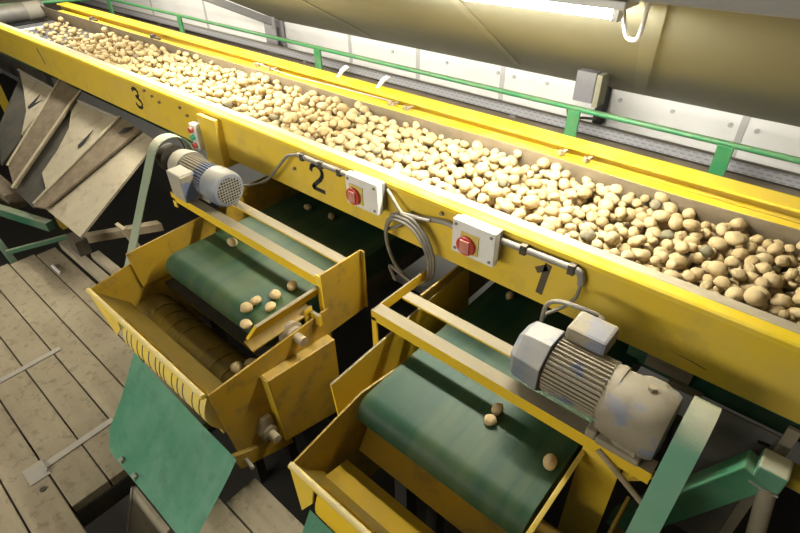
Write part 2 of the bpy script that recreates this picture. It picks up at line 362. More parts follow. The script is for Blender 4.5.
# splice bracket and bolts on the near fascia
part('splice_bracket', mc, YM, lambda b: (box(b, -2.49, -2.34, 1.262, 1.30, .70, .958), box(b, -2.34, -2.332, 1.262, 1.38, .70, .958)), .003)
def bolts(b):
    for x, z in ((-1.78, .86), (-3.02, .93), (-2.95, .91), (-2.72, .93), (-2.66, .90), (-.95, .94), (-3.10, .945)):
        cyl(b, (x, 1.288, z), (x, 1.30, z), .008, n=8)
part('bolts', mc, M['dusty_metal'], bolts)
part('scuff_groove', mc, M['ink_grey'], lambda b: plate(b, [(-.13, 1.2995, .795), (-.06, 1.2995, .788), (-.02, 1.2995, .782), (-.02, 1.2995, .785), (-.06, 1.2995, .791)], .0008))
def strokes(b, lines, x0, z0, w, h, sw, y=1.2990):
    for ln in lines:
        for (u0, v0), (u1, v1) in zip(ln, ln[1:]):
            p = Vector((x0+u0*w, y, z0+v0*h)); q = Vector((x0+u1*w, y, z0+v1*h)); d = (q-p).normalized(); n = Vector((-d.z, 0, d.x))*sw/2
            e = d*sw*.25
            extrude_poly(b, [p-n-e, q-n+e, q+n+e, p+n-e], (0, .0012, 0))
part('painted_number', mc, M['ink'], lambda b: strokes(b, [[(.05, .72), (.12, .86), (.3, .96), (.42, .98)], [(.58, .98), (.8, .92), (.92, .78), (.9, .64), (.74, .48), (.55, .36)], [(.45, .30), (.2, .14), (.08, .03)], [(.12, .02), (.95, .02)]], -1.672, .800, .085, .122, .020), label='black stencilled figure 2')
part('painted_number', mc, M['ink_grey'], lambda b: strokes(b, [[(.12, .74), (.60, .90)], [(.72, 1.0), (.45, 0)]], -.567, .790, .055, .115, .024), label='worn grey stencilled figure 1')
part('painted_number', mc, M['ink'], lambda b: strokes(b, [[(.1, .86), (.3, .98), (.62, .98), (.8, .85)], [(.78, .74), (.6, .60), (.36, .56)], [(.5, .52), (.8, .42), (.92, .26)], [(.86, .15), (.6, .02), (.3, .03), (.1, .16)]], -3.285, .812, .10, .118, .020), label='black stencilled figure 3')
part('painted_number', mc, M['ink_grey'], lambda b: strokes(b, [[(.15, 1), (.5, .5), (.75, 0)]], -4.76, .825, .08, .10, .016), label='faded grey stroke')

# under-frame beams of the conveyor
t = thing('under_frame', 'dark green steel beam under the sorting conveyor right of belt 1', 'beam', (.3, 1.42, .5))
part('beam', t, M['green_dark'], lambda b: box(b, -.25, 1.3, 1.42, 1.52, .575, .665), .004)
part('top_strip', t, M['green'], lambda b: box(b, -.02, 1.3, 1.40, 1.42, .655, .675), .002)
part('joint_plate', t, M['dust_board'], lambda b: box(b, -.185, -.045, 1.395, 1.42, .612, .668), .002)
part('clip_bar', t, M['dust_board'], lambda b: box(b, -.10, .0, 1.385, 1.40, .585, .607), .002)
t = thing('under_frame', 'dark green steel beam under the conveyor above the dusty chutes', 'beam', (-4, 1.42, .5))
part('beam', t, M['green_dark'], lambda b: box(b, -6.3, -2.66, 1.42, 1.50, .62, .70), .004)
part('clip', t, M['conduit'], lambda b: (box(b, -4.28, -4.24, 1.40, 1.42, .64, .70), box(b, -5.0, -4.7, 1.40, 1.42, .66, .69)))

# ------------------------------------------------------------------ cross conveyors 2 and 1
def belt_profile(y0, y1, z, r):
    pts = [(y1, z)]
    for i in range(13):
        a = math.radians(90+180*i/12); pts.append((y0+r*math.cos(a), z-r+r*math.sin(a)))
    pts.append((y1, z-2*r)); return pts
def cross_conveyor(num, xl, xr, xg, xf0, xf1, xe, wide_end, labels):
    t = thing('cross_conveyor', labels[0], 'conveyor', ((xl+xr)/2, 1.3, .3))
    part('belt', t, M['belt'], lambda b: prism_x(b, belt_profile(.75 if num == 2 else .74, 2.1, .60, .062), xl, xr), smooth=True)
    part('belt_frame', t, M['dark_metal'], lambda b: box(b, xl+.01, xr-.01, .85, 2.1, .38, .47))
    gy = .585 if num == 2 else .66
    fx, fz = (.055, .672) if num == 2 else (.018, .636)
    part('side_guard', t, YD if num == 1 else YH, lambda b: extrude_poly(b, [(xg, gy+.015, .45), (xg, gy, .638), (xg-.01, 1.42, .665), (xg, 1.42, .45)], (-.008, 0, 0)), .001)
    part('side_guard', t, YD if num == 2 else YM, lambda b: extrude_poly(b, [(xr+.012, .63, .60), (xr+.012, .95, .60), (xr+fx, .95, fz), (xr+fx, .65, fz)], (.012, 0, -.004)), .001)
    if num == 2: part('guard_foot', t, YH, lambda b: extrude_poly(b, [(xr+.014, .62, .594), (xr+.06, .62, .575), (xr+.06, .90, .575), (xr+.014, .90, .594)], (0, 0, -.006)))
    # frame across the belt
    fr = part('front_bar', t, YD, lambda b: prism_x(b, [(.948, .655), (.954, .655), (.954, .694), (.995, .694), (.995, .70), (.948, .70)], xf0, xf1), .001)
    part('rear_bar', t, YD, lambda b: box(b, xf0+.04, xf1-(.0 if num == 2 else .05), 1.068, 1.112, .692, .70), .001)
    if num == 1:
        part('upright', t, YD, lambda b: (box(b, xf0, xf0+.022, .948, .955, .50, .672), box(b, xf0, xf0+.006, .955, 1.30, .655, .70)), .001)
    else:
        part('upright', t, YM, lambda b: (box(b, xf0, xf0+.03, .948, .955, .62, .672), box(b, xf0, xf0+.006, .955, 1.10, .66, .70)), .001)
    # inner cross board that closes the frame towards the conveyor
    part('back_board', t, YH, lambda b: box(b, xg-.02, xg-.012, 1.12, 1.75, .48, .70), .001)
    if wide_end:
        part('end_plate', t, YM, lambda b: (extrude_poly(b, [(xe-.105, .955, .10), (xe, .955, .30), (xe-.004, .955, .672), (xe-.11, .955, .672)], (0, .006, 0)), box(b, xe-.108, xe-.102, .961, 1.25, .12, .672)), .001)
        part('end_tab', t, YM, lambda b: plate(b, [(xe+.0, .965, .69), (xe+.08, .965, .69), (xe+.06, 1.0, .60), (xe-.0, .98, .56)], .006), .001)
    else:
        ep = part('end_plate', t, YH, lambda b: (box(b, xe-.008, xe, .9465, 1.165, .42, .722), box(b, xe-.006, xe+.016, 1.16, 1.168, .43, .722)), .002)  # dark ochre paints the shade on the plate's side
        part('plate_edge', ep, M['yellow_clean'], lambda b: box(b, xe-.02, xe+.004, .939, .946, .42, .722), .002)  # brighter yellow paints the lit front edge
    if num == 2: sh = part('nose_shaft', t, M['dusty_metal'], lambda b: (cyl(b, (xr, .79, .535), (xr+.13, .79, .535), .019, n=16), ), smooth=True)
    if num == 2: br = part('bearing', t, M['dusty_metal'], lambda b: (lathe_x(b, [(xr+.045, .05), (xr+.062, .05), (xr+.068, .036), (xr+.082, .034), (xr+.084, .02)], .79, .535),), smooth=True)
    if num == 2: part('tension_tab', t, YD, lambda b: (box(b, xr+.05, xr+.06, .86, .90, .50, .60), box(b, xr+.06, xr+.11, .885, .90, .53, .58)), .002)
    part('support_leg', t, M['pit'], lambda b: box(b, xl+.04, xl+.10, 1.0, 1.06, -1.3, .40))
    part('support_leg', t, M['pit'], lambda b: box(b, xr-.10, xr-.04, 1.0, 1.06, -1.3, .40))
    return t
cross_conveyor(2, -1.99, -1.315, -2.08, -2.33, -1.25, -1.243, False, ['cross conveyor with green belt under the smaller motor, below the stencilled figure 2'])
cross_conveyor(1, -.80, -.212, -.885, -.985, -.02, -.085, True, ['cross conveyor with green belt under the big dusty motor, below figure 1'])

# stray plank in front of machine 1's frame: a thin rod on the bar end
bm = new(); cyl(bm, (-.155, .945, .68), (-.012, .93, .60), .008, n=8)
tag(obj('steel_pin', bm, M['dusty_metal'], smooth=True), 'thin rusty pin at the right end of the front yellow bar', 'pin')

def hopper(num, x0, x1, labels):
    dy = 0 if num == 2 else .028
    t = thing('discharge_hopper', labels[0], 'hopper', ((x0+x1)/2, .55, .1))
    # left end wall, right end wall
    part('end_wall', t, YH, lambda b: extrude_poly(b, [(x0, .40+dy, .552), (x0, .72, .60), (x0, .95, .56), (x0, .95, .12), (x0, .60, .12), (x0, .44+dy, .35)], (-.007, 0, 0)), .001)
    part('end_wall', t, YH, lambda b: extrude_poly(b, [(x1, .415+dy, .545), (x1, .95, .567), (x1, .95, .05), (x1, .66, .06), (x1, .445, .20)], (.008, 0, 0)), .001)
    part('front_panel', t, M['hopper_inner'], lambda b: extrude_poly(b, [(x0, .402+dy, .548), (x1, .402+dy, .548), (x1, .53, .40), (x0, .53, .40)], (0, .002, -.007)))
    part('lip', t, M['lip'], lambda b: cyl(b, (x0-.005, .400+dy, .552), (x1+.006, .400+dy, .552), .0105, n=10), smooth=True)
    zb_ = .30 if num == 2 else .37
    part('back_panel', t, YH, lambda b: extrude_poly(b, [(x0, .80, .46), (x1, .80, .46), (x1, .745, zb_), (x0, .745, zb_)], (0, .006, 0)))
    part('back_ledge', t, M['dark_board'], lambda b: box(b, x0, x1, (.70 if num == 2 else .735), .80, .40, .415))
    # outer belt wrap under the lip
    xs = x0+.27 if num == 2 else x0+.10
    def wy(k): return .435+dy-.050*math.sin(math.pi*min(k/9, 1)*.86+.25)
    def wz(k): return .541-.022*k
    prof = [(wy(k), wz(k)) for k in range(0, 11)]+[(.455+dy, .32), (.425+dy, .505)]
    wrap = part('belt_wrap', t, M['lip'] if num == 2 else YD, lambda b: prism_x(b, prof, xs, x1-.005), smooth=True)
    if num == 2:
        rr = random.Random(3); x = xs+.03
        while x < x1-.03:
            def tick(b):
                for k in range(1, 5):
                    extrude_poly(b, [(x, wy(k)-.0015, wz(k)), (x+.005, wy(k)-.0015, wz(k)), (x+.005, wy(k+1)-.0015, wz(k+1)), (x, wy(k+1)-.0015, wz(k+1))], (0, .002, 0))
                bmesh.ops.remove_doubles(b, verts=b.verts, dist=1e-4)
            part('wrap_mark', wrap, M['ink_grey'], tick)
            x += rr.uniform(.028, .062)
    # corner tab beside the wrap
    part('corner_tab', t, YM, lambda b: extrude_poly(b, ([(x0+.02, .392, .546), (xs, .392, .546), (xs, .388, .50), (-1.95, .395, .385)] if num == 2 else [(x0, .42, .546), (xs, .42, .546), (xs-.02, .42, .45), (x0, .425, .31)]), (0, .006, 0)), .001)
    part('lower_tab', t, YM, lambda b: extrude_poly(b, [(xs-.0, .40+dy, .40), (xs+.07, .40+dy, .40), (xs+.05, .40+dy, .33)], (0, .006, 0)), .001)
    if num == 2: part('apron_ear', t, M['apron'], lambda b: extrude_poly(b, [(-2.02, .43, .46), (-1.99, .43, .47), (-1.90, .43, .36), (-1.93, .43, .33)], (0, .006, 0)))
    # ribbed inner roller
    cy, cz, rr_ = (.60, .30, .10) if num == 2 else (.575, .36, .055)
    if num == 2:
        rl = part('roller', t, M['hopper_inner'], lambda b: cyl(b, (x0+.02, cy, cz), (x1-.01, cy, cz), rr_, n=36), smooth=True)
        x = x0+.12; k = 0
        while x < x1-.06:
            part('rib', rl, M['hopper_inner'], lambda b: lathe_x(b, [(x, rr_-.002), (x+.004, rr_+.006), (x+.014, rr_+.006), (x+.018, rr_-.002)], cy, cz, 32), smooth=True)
            k += 1; x += .075 if k % 4 else .17
    else:
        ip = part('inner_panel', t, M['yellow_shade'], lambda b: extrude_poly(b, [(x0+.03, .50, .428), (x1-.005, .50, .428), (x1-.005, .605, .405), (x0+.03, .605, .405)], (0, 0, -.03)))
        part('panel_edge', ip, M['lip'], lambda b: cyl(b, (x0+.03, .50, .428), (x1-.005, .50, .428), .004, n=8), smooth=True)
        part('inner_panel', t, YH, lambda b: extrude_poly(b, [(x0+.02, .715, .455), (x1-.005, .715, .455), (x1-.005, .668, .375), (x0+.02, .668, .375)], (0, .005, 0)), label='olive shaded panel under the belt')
    # outer box plate and bearing on the right end
    part('box_plate', t, YH, lambda b: extrude_poly(b, [(x1+.008, .61, .478), (x1+.008, .93, .445), (x1+.008, .93, .02), (x1+.008, .63, .11)], (.045, 0, 0)), .003)
    part('box_edge', t, YM, lambda b: extrude_poly(b, [(x1+.010, .609, .476), (x1+.052, .609, .476), (x1+.052, .629, .112), (x1+.010, .629, .112)], (0, -.002, 0)))
    bmx = x1+.009
    bgs = part('bearing', t, M['dusty_metal'], lambda b: (extrude_poly(b, [(bmx, .535, .23), (bmx, .565, .285), (bmx, .60, .28), (bmx, .61, .22), (bmx, .585, .155), (bmx, .55, .16)], (.022, 0, 0)),), .004)
    part('shaft', bgs, M['dusty_metal'], lambda b: (lathe_x(b, [(bmx+.02, .032), (bmx+.034, .030), (bmx+.036, .018), (bmx+.075, .018)], .575, .205),), smooth=True)
    part('toe_bar', t, YH, lambda b: extrude_poly(b, [(x1+.008, .42, .215), (x1+.008, .66, .095), (x1+.008, .67, .03), (x1+.008, .43, .125)], (.02, 0, 0)), .002)
    part('pin', t, M['strip'], lambda b: cyl(b, (x1+.02, .46, .155), (x1+.075, .455, .15), .008, n=10), smooth=True)
    # green apron sheet
    ax0 = x0+.30 if num == 2 else x0+.06; ax1 = x1+.118 if num == 2 else x1
    def apron(b):
        ny, nz = 14, 10; grid = []
        P0 = Vector((0, .392+dy, .395)); P1 = Vector((0, .148+dy, .052))
        for j in range(ny+1):
            v = j/ny; row = []
            for i in range(nz+1):
                u = i/nz
                xa = ax0+.0*v+(.05*max(0, v-.86)/.14); xb = ax1-.02*v
                p = P0.lerp(P1, v); p.x = xa+(xb-xa)*u; p.z -= .075*u*(1-v)
                p.y += .010*math.sin(3.1*v)+.004*noise.noise((p.x*4, v*3, num)); row.append(b.verts.new(p))
            grid.append(row)
        for j in range(ny):
            for i in range(nz): b.faces.new((grid[j][i], grid[j][i+1], grid[j+1][i+1], grid[j+1][i]))
        bmesh.ops.solidify(b, geom=b.faces[:], thickness=.005)
    ap = part('apron', t, M['apron'], apron, smooth=True, label='sea green apron sheet')
    part('apron_stud', ap, M['strip'], lambda b: (box(b, ax0+.145, ax0+.165, .150+dy, .165+dy, .065, .085), box(b, ax0+.245, ax0+.27, .15+dy, .165+dy, .06, .08)), .002)
    part('support_leg', t, M['pit'], lambda b: (box(b, x0+.05, x0+.11, .80, .86, -1.3, .25),))
    part('support_leg', t, M['pit'], lambda b: (box(b, x1-.11, x1-.05, .80, .86, -1.3, .25),))
    return t
hopper(2, -2.09, -1.235, ['ochre hopper with ribbed roller at the mouth of belt 2, beside the planks'])
hopper(1, -.815, -.05, ['yellow hopper with a plain yellow inner panel at the mouth of belt 1'])

# ------------------------------------------------------------------ gear motors
def fins(b, x0, x1, cy, cz, r, n, d, skip=()):
    for i in range(n):
        a = 2*math.pi*i/n
        if any(lo < math.degrees(a) < hi for lo, hi in skip): continue
        u = Vector((0, math.cos(a), math.sin(a))); w = Vector((0, -math.sin(a), math.cos(a)))*.0022
        c = Vector((x0, cy, cz))
        extrude_poly(b, [c+u*(r-.004)-w, c+u*(r+d)-w, c+u*(r+d)+w, c+u*(r-.004)+w], (x1-x0, 0, 0))
# motor of machine 1: fan to the left, gearbox to the right
CY, CZ = 1.045, .792
t = thing('gear_motor', 'big dusty blue-grey gear motor on the yellow bars over belt 1', 'motor', (-.25, CY, .70))
part('motor_body', t, M['motor'], lambda b: lathe_x(b, [(-.355, .078), (-.20, .078), (-.185, .083), (-.17, .083)], CY, CZ), smooth=True)
part('cooling_fins', t, M['motor'], lambda b: fins(b, -.352, -.198, CY, CZ, .078, 40, .007))
def fan(b, xs):
    rings = []
    for x, r in xs:
        ring = []
        for i in range(8):
            a = math.radians(22.5+45*i); k = r/math.cos(math.radians(22.5))
            ring.append(b.verts.new((x, CY+k*math.cos(a), CZ+k*math.sin(a))))
        rings.append(ring)
    for p, q in zip(rings, rings[1:]):
        for i in range(8): b.faces.new((p[i], p[(i+1) % 8], q[(i+1) % 8], q[i]))
    b.faces.new(rings[0][::-1]); b.faces.new(rings[-1])
part('fan_cover', t, M['motor_blue'], lambda b: fan(b, [(-.46, .062), (-.44, .084), (-.36, .092), (-.357, .092)]), .004)
tb = part('terminal_box', t, M['motor_dusty'], lambda b: (box(b, -.352, -.238, CY+.025, CY+.12, CZ+.062, CZ+.122), box(b, -.342, -.248, CY+.03, CY+.11, CZ+.045, CZ+.065)), .012)
part('gland', tb, M['dark_metal'], lambda b: cyl(b, (-.30, CY+.11, CZ+.095), (-.30, CY+.145, CZ+.095), .014, n=12))
gb = part('gearbox', t, M['motor_dusty'], lambda b: (lathe_x(b, [(-.185, .086), (-.165, .092), (-.14, .094), (-.085, .098), (-.05, .096), (-.035, .088), (-.030, .06)], CY-.01, CZ-.012, 32),), smooth=True)
part('gear_housing', t, M['motor_dusty'], lambda b: extrude_poly(b, [(-.14, CY-.095, CZ-.09), (-.14, CY-.10, CZ+.01), (-.14, CY-.04, CZ+.076), (-.14, CY+.05, CZ+.076), (-.14, CY+.10, CZ+.02), (-.14, CY+.09, CZ-.09)], (.085, 0, 0)), .022)
part('foot', t, M['motor_dusty'], lambda b: (box(b, -.17, -.055, CY-.105, CY+.10, .701, .722), box(b, -.20, -.17, CY-.10, CY-.06, .701, .73)), .006)
for y in (CY-.088, CY+.075):
    part('foot_bolt', t, M['motor_dusty'], lambda b: cyl(b, (-.075, y, .72), (-.075, y, .738), .011, n=6))
part('plug', t, M['dusty_metal'], lambda b: cyl(b, (-.10, CY-.005, CZ+.076), (-.10, CY-.005, CZ+.094), .011, n=6))
part('drive_shaft', t, M['black'], lambda b: cyl(b, (-.032, CY, CZ), (.0, CY, CZ), .030, n=16), smooth=True)

def arch(b, cy, cz, r, y1, z1, x0, x1, th, a0=-35, flange=0.):
    # guard: from the rear, over the pulley, then straight down to (y1,z1)
    d = Vector((y1-cy, z1-cz)); L_ = d.length; base = math.atan2(d.y, d.x); tang = base-math.asin(r/L_)+0
    # tangent point on the upper/front side
    phi = base-math.acos(r/L_)
    out = []
    n = 40; start = math.radians(a0); end = phi if phi > start else phi+2*math.pi
    for i in range(n+1):
        a = start+(end-start)*i/n; out.append((cy+r*math.cos(a), cz+r*math.sin(a)))
    out.append((y1, z1))
    inn = []
    for i in range(n+1):
        a = start+(end-start)*i/n; inn.append((cy+(r-th)*math.cos(a), cz+(r-th)*math.sin(a)))
    off = Vector((out[-2][0]-inn[-1][0], out[-2][1]-inn[-1][1])); inn.append((y1-off.x, z1-off.y))
    for i in range(len(out)-1):
        extrude_poly(b, [(x0, *out[i]), (x0, *out[i+1]), (x0, *inn[i+1]), (x0, *inn[i])], (x1-x0, 0, 0))
    bmesh.ops.remove_doubles(b, verts=b.verts, dist=1e-5)
t = thing('belt_guard', 'wide sea green curved belt guard right of the big motor', 'guard', (.02, .8, .1))
part('guard_band', t, M['green_guard'], lambda b: arch(b, 1.06, .765, .10, .66, .18, -.015, .048, .004), smooth=True)
part('pulley', t, M['cream'], lambda b: cyl(b, (.002, 1.06, .77), (.035, 1.06, .77), .05, n=20), smooth=True)
part('guard_bracket', t, M['dusty_metal'], lambda b: box(b, .0, .05, .74, .90, .16, .18))

# motor of machine 2: gearbox to the left, fan grille towards us
CY2, CZ2 = 1.05, .795
t = thing('gear_motor', 'smaller grey motor with round fan grille on the bars over belt 2', 'motor', (-2.1, CY2, .70))
part('motor_body', t, M['motor'], lambda b: lathe_x(b, [(-2.27, .066), (-2.055, .066)], CY2, CZ2), smooth=True)
part('cooling_fins', t, M['motor'], lambda b: fins(b, -2.265, -2.058, CY2, CZ2, .068, 34, .008))
fc = part('fan_cover', t, M['motor_blue'], lambda b: lathe_x(b, [(-2.058, .078), (-2.053, .084), (-1.965, .084), (-1.948, .074), (-1.945, .062)], CY2, CZ2, 32), smooth=True)
part('fan_recess', fc, M['black'], lambda b: cyl(b, (-1.947, CY2, CZ2), (-1.9435, CY2, CZ2), .060, n=28))
def grille(b):
    for k in range(-4, 5):
        o = k*.013; h = math.sqrt(max(.06**2-o*o, 0))
        box(b, -1.9435, -1.9405, CY2+o-.0013, CY2+o+.0013, CZ2-h, CZ2+h); box(b, -1.9435, -1.9405, CY2-h, CY2+h, CZ2+o-.0013, CZ2+o+.0013)
part('fan_grille', fc, M['cream'], grille)
tb = part('terminal_box', t, M['cream'], lambda b: box(b, -2.25, -2.135, CY2-.125, CY2-.05, .716, .85), .006)
part('box_lid', tb, M['motor'], lambda b: box(b, -2.134, -2.122, CY2-.128, CY2-.048, .719, .847), .004)
part('gearbox', t, M['cream'], lambda b: lathe_x(b, [(-2.37, .05), (-2.362, .075), (-2.30, .085), (-2.27, .085)], CY2+.01, CZ2), smooth=True)
part('gear_foot', t, M['cream'], lambda b: box(b, -2.27, -2.07, CY2-.045, CY2+.07, .701, .725), .004)
t = thing('belt_guard', 'narrow pale green arched belt guard left of the smaller motor', 'guard', (-2.44, .8, .1))
part('guard_band', t, M['guard_grey'], lambda b: arch(b, 1.06, .81, .105, .62, .24, -2.49, -2.42, .004), smooth=True)
part('pulley', t, M['dark_metal'], lambda b: cyl(b, (-2.48, 1.06, .80), (-2.43, 1.06, .80), .07, n=20), smooth=True)
part('guard_edge', t, M['dark_metal'], lambda b: arch(b, 1.06, .81, .10, .625, .235, -2.50, -2.495, .006), smooth=True)

# ------------------------------------------------------------------ switches, conduit, cables on the fascia
def isolator(xc, zc, ko, label):
    t = thing('isolator_switch', label, 'switch', (xc, 1.27, zc-.066), 'isolator switches on the yellow fascia')
    hs = part('housing', t, M['box_white'], lambda b: box(b, xc-.085, xc+.085, 1.236, 1.268, zc-.066, zc+.066), .004)
    part('back_box', t, M['box_grey'], lambda b: box(b, xc-.08, xc+.082, 1.268, 1.2895, zc-.06, zc+.06), .003)
    part('mounting_tab', t, M['box_grey'], lambda b: box(b, xc-.04, xc+.04, 1.2895, 1.2998, zc-.06, zc+.02), .002)
    kx, kz = xc+ko, zc-.016
    part('face_plate', hs, M['switch_yellow'], lambda b: box(b, kx-.028, kx+.045, 1.232, 1.2362, kz-.032, kz+.046), .002)
    kb = part('rotary_knob', hs, M['red'], lambda b: cyl(b, (kx, 1.220, kz), (kx, 1.232, kz), .036, n=24), .002)
    part('knob_grip', hs, M['pink'], lambda b: box(b, kx-.019, kx+.019, 1.214, 1.2205, kz-.025, kz+.025), .004)
    for sx in (-1, 1):
        for sz in (-1, 1): part('housing_screw', hs, M['grey_metal'], lambda b: cyl(b, (xc+sx*.070, 1.233, zc+sz*.048), (xc+sx*.070, 1.2365, zc+sz*.048), .006, n=8))
    return t
isolator(-1.295, .922, -.035, 'white switch box with red rotary knob right of number 2')
isolator(-.775, .920, -.02, 'white switch box with red rotary knob left of number 1')
t = thing('push_button_box', 'small white box with red and green push buttons beside the splice bracket', 'switch', (-2.56, 1.26, .76))
part('housing', t, M['box_white'], lambda b: box(b, -2.55, -2.495, 1.235, 1.30, .765, .905), .005)
for z, m_ in ((.875, 'red'), (.835, 'lamp_green'), (.79, 'red')):
    part('button', t, M[m_], lambda b: cyl(b, (-2.523, 1.218, z), (-2.523, 1.236, z), .015, n=16), .002)
# conduits
t = thing('cable_conduit', 'grey conduit pipe running from above number 2 to its switch box', 'conduit', (-1.45, 1.285, .94))
part('pipe', t, M['conduit'], lambda b: cyl(b, (-1.72, 1.285, .948), (-1.38, 1.285, .95), .0125, n=12), smooth=True)
for x in (-1.70, -1.58, -1.47): part('pipe_clip', t, M['dark_metal'], lambda b: box(b, x, x+.022, 1.27, 1.30, .932, .964), .002)
t = thing('cable_conduit', 'grey conduit pipe running from the number 1 switch box above the figure 1', 'conduit', (-.5, 1.285, .93))
part('pipe', t, M['conduit'], lambda b: (cyl(b, (-.692, 1.285, .94), (-.435, 1.285, .945), .0125, n=12), tube(b, [(-.435, 1.285, .945), (-.42, 1.285, .94), (-.412, 1.285, .92), (-.41, 1.285, .90)], .0125)), smooth=True)
for x in (-.62, -.455): part('pipe_clip', t, M['dark_metal'], lambda b: box(b, x, x+.022, 1.268, 1.30, .927, .962), .002)
t = thing('cable_conduit', 'short grey conduit between the cable coil and the number 1 switch box', 'conduit', (-.9, 1.285, .9))
part('pipe', t, M['conduit'], lambda b: tube(b, [(-.86, 1.287, .91), (-.93, 1.287, .915), (-1.05, 1.287, .89), (-1.15, 1.287, .865), (-1.19, 1.29, .84)], .010), smooth=True)
# cables
bm = new(); tube(bm, [(-1.715, 1.285, .948), (-1.78, 1.27, .93), (-1.85, 1.26, .86), (-1.94, 1.24, .77), (-2.06, 1.20, .72), (-2.2, 1.12, .712), (-2.24, 1.07, .75)], .007)
tag(obj('motor_cable', bm, M['cable'], smooth=True), 'thin grey cable drooping from the conduit to the smaller motor', 'cable')
bm = new(); tube(bm, [(-.41, 1.285, .905), (-.41, 1.27, .86), (-.43, 1.25, .825), (-.47, 1.22, .79), (-.475, 1.20, .77)], .006)
tube(bm, [(-.475, 1.20, .77), (-.46, 1.18, .86), (-.42, 1.17, .90), (-.36, 1.17, .91), (-.31, 1.185, .90)], .007)
tag(obj('motor_cable', bm, M['cable'], smooth=True), 'grey cable arching from the conduit into the terminal box of the big motor', 'cable')
bm = new()
rr = random.Random(5)
ccx, ccz, rx, rz_ = -1.075, .745, .118, .150
pts = [(-.985, 1.275, .905), (-1.03, 1.27, .90)]
for k in range(0, 12*2+8):
    a = math.radians(100-30*k); q = 1-.06*(k//12)+.015*rr.random()
    pts.append((ccx+rx*q*math.cos(a)-.02*math.sin(a), 1.262-.006*(k//12), ccz+rz_*q*math.sin(a)-.004*(k//12)))
pts.append((-1.17, 1.25, .63)); pts.append((-1.135, 1.245, .575))
tube(bm, pts, .0072, 8, 5)
tag(obj('cable_coil', bm, M['cable'], smooth=True), 'coil of grey cable hung on the yellow fascia between the two switch boxes', 'cable')
bm = new(); tube(bm, [(-1.20, 1.285, .955), (-1.17, 1.275, .94), (-1.12, 1.265, .90), (-1.05, 1.26, .86)], .007); tube(bm, [(-1.08, 1.29, .90), (-1.13, 1.28, .83), (-1.19, 1.27, .79)], .007)
tag(obj('loose_cable', bm, M['cable'], smooth=True), 'short loose cable end above the coil', 'cable')

# ------------------------------------------------------------------ lower right: brace, block, post, plate
t = thing('diagonal_brace', 'dark green square brace dropping to the lower left under the end block', 'brace', (.1, 1.15, 0))
def brace(b):
    p = Vector((.19, 1.21, .622)); q = Vector((-.05, 1.15, .12)); d = (q-p).normalized(); s = Vector((0, 1, 0)); u = d.cross(s).normalized()
    extrude_poly(b, [p-s*.036-u*.04, p+s*.036-u*.04, p+s*.036+u*.04, p-s*.036+u*.04], q-p)
part('tube', t, M['green'], brace, .004)
part('end_block', t, M['green_guard'], lambda b: box(b, .178, .247, 1.175, 1.25, .60, .668), .006)
part('weld_seam', t, M['strip'], lambda b: tube(b, [(.178, 1.173, .604), (.21, 1.172, .60), (.247, 1.173, .60)], .004))
t = thing('pipe_post', 'dusty beige pipe post under the green end block', 'post', (.26, 1.10, 0))
part('pipe', t, M['dust_board'], lambda b: cyl(b, (.60, .98, -1.3), (.222, 1.185, .60), .022, n=18), smooth=True)
t = thing('backing_plate', 'dark grey steel plate behind the green brace', 'plate', (.12, 1.3, .3))
part('sheet', t, M['grey_metal'], lambda b: extrude_poly(b, [(-.02, 1.32, .655), (.235, 1.32, .655), (.22, 1.32, .05), (.0, 1.32, .05)], (0, .006, 0)))
part('slot', t, M['black'], lambda b: plate(b, [(.165, 1.317, .61), (.195, 1.317, .615), (.195, 1.317, .605), (.17, 1.317, .60)], .002))
bm = new(); extrude_poly(bm, [(.225, 1.30, -1.3), (.253, 1.30, -1.3), (.233, 1.31, .72), (.203, 1.31, .72)], (0, -.012, 0))
tag(obj('wooden_batten', bm, M['dust_board']), 'upright dusty batten between the green beam and the end block', 'batten')
bm = new(); box(bm, .25, .60, 1.28, 1.34, .535, .575)
tag(obj('cross_bar', bm, YM, bevel=.003), 'short yellow cross bar right of the green end block', 'bar')

# ------------------------------------------------------------------ floor bits
bm = new(); extrude_poly(bm, [(-2.575, -.20, .001), (-2.545, -.20, .001), (-2.56, .262, .001), (-2.59, .262, .001)], (0, 0, .004))
tag(obj('metal_strip', bm, M['strip']), 'long grey metal strip nailed across the planks, the one farther back', 'metal strip')
bm = new(); extrude_poly(bm, [(-1.935, -.06, .001), (-1.90, -.06, .001), (-1.915, .235, .001), (-1.945, .235, .001)], (0, 0, .004))
extrude_poly(bm, [(-1.96, -.125, .001), (-1.865, -.125, .001), (-1.865, -.05, .001), (-1.96, -.05, .001)], (0, 0, .003)); box(bm, -1.935, -1.88, -.058, -.052, 0, .014)
tag(obj('metal_strip', bm, M['strip']), 'metal strip with a square hinge plate on the planks beside the green apron', 'metal strip')
bm = new(); cyl(bm, (-1.815, -.098, .0005), (-1.815, -.098, .004), .012, n=14)
tag(obj('knot_hole', bm, M['dark_board']), 'dark round hole plug in the plank below the hinge plate', 'hole')
bm = new(); box(bm, -3.36, -3.24, .515, .53, .0, .016)
tag(obj('white_clip', bm, M['white_plastic'], bevel=.003), 'small white clip lying near the far end of the planks', 'clip')
t = thing('floor_chute', 'grey brown sheet chute in the dark floor opening', 'chute', (-1.45, .1, -.3))
part('sheet', t, M['dust_board'], lambda b: extrude_poly(b, [(-1.60, .14, -.06), (-1.33, .14, -.06), (-1.30, .02, -.42), (-1.58, -.02, -.42)], (0, .012, 0)))
part('rim', t, M['strip'], lambda b: tube(b, [(-1.60, .14, -.055), (-1.59, .05, -.25), (-1.58, -.02, -.42)], .006, sub=0))

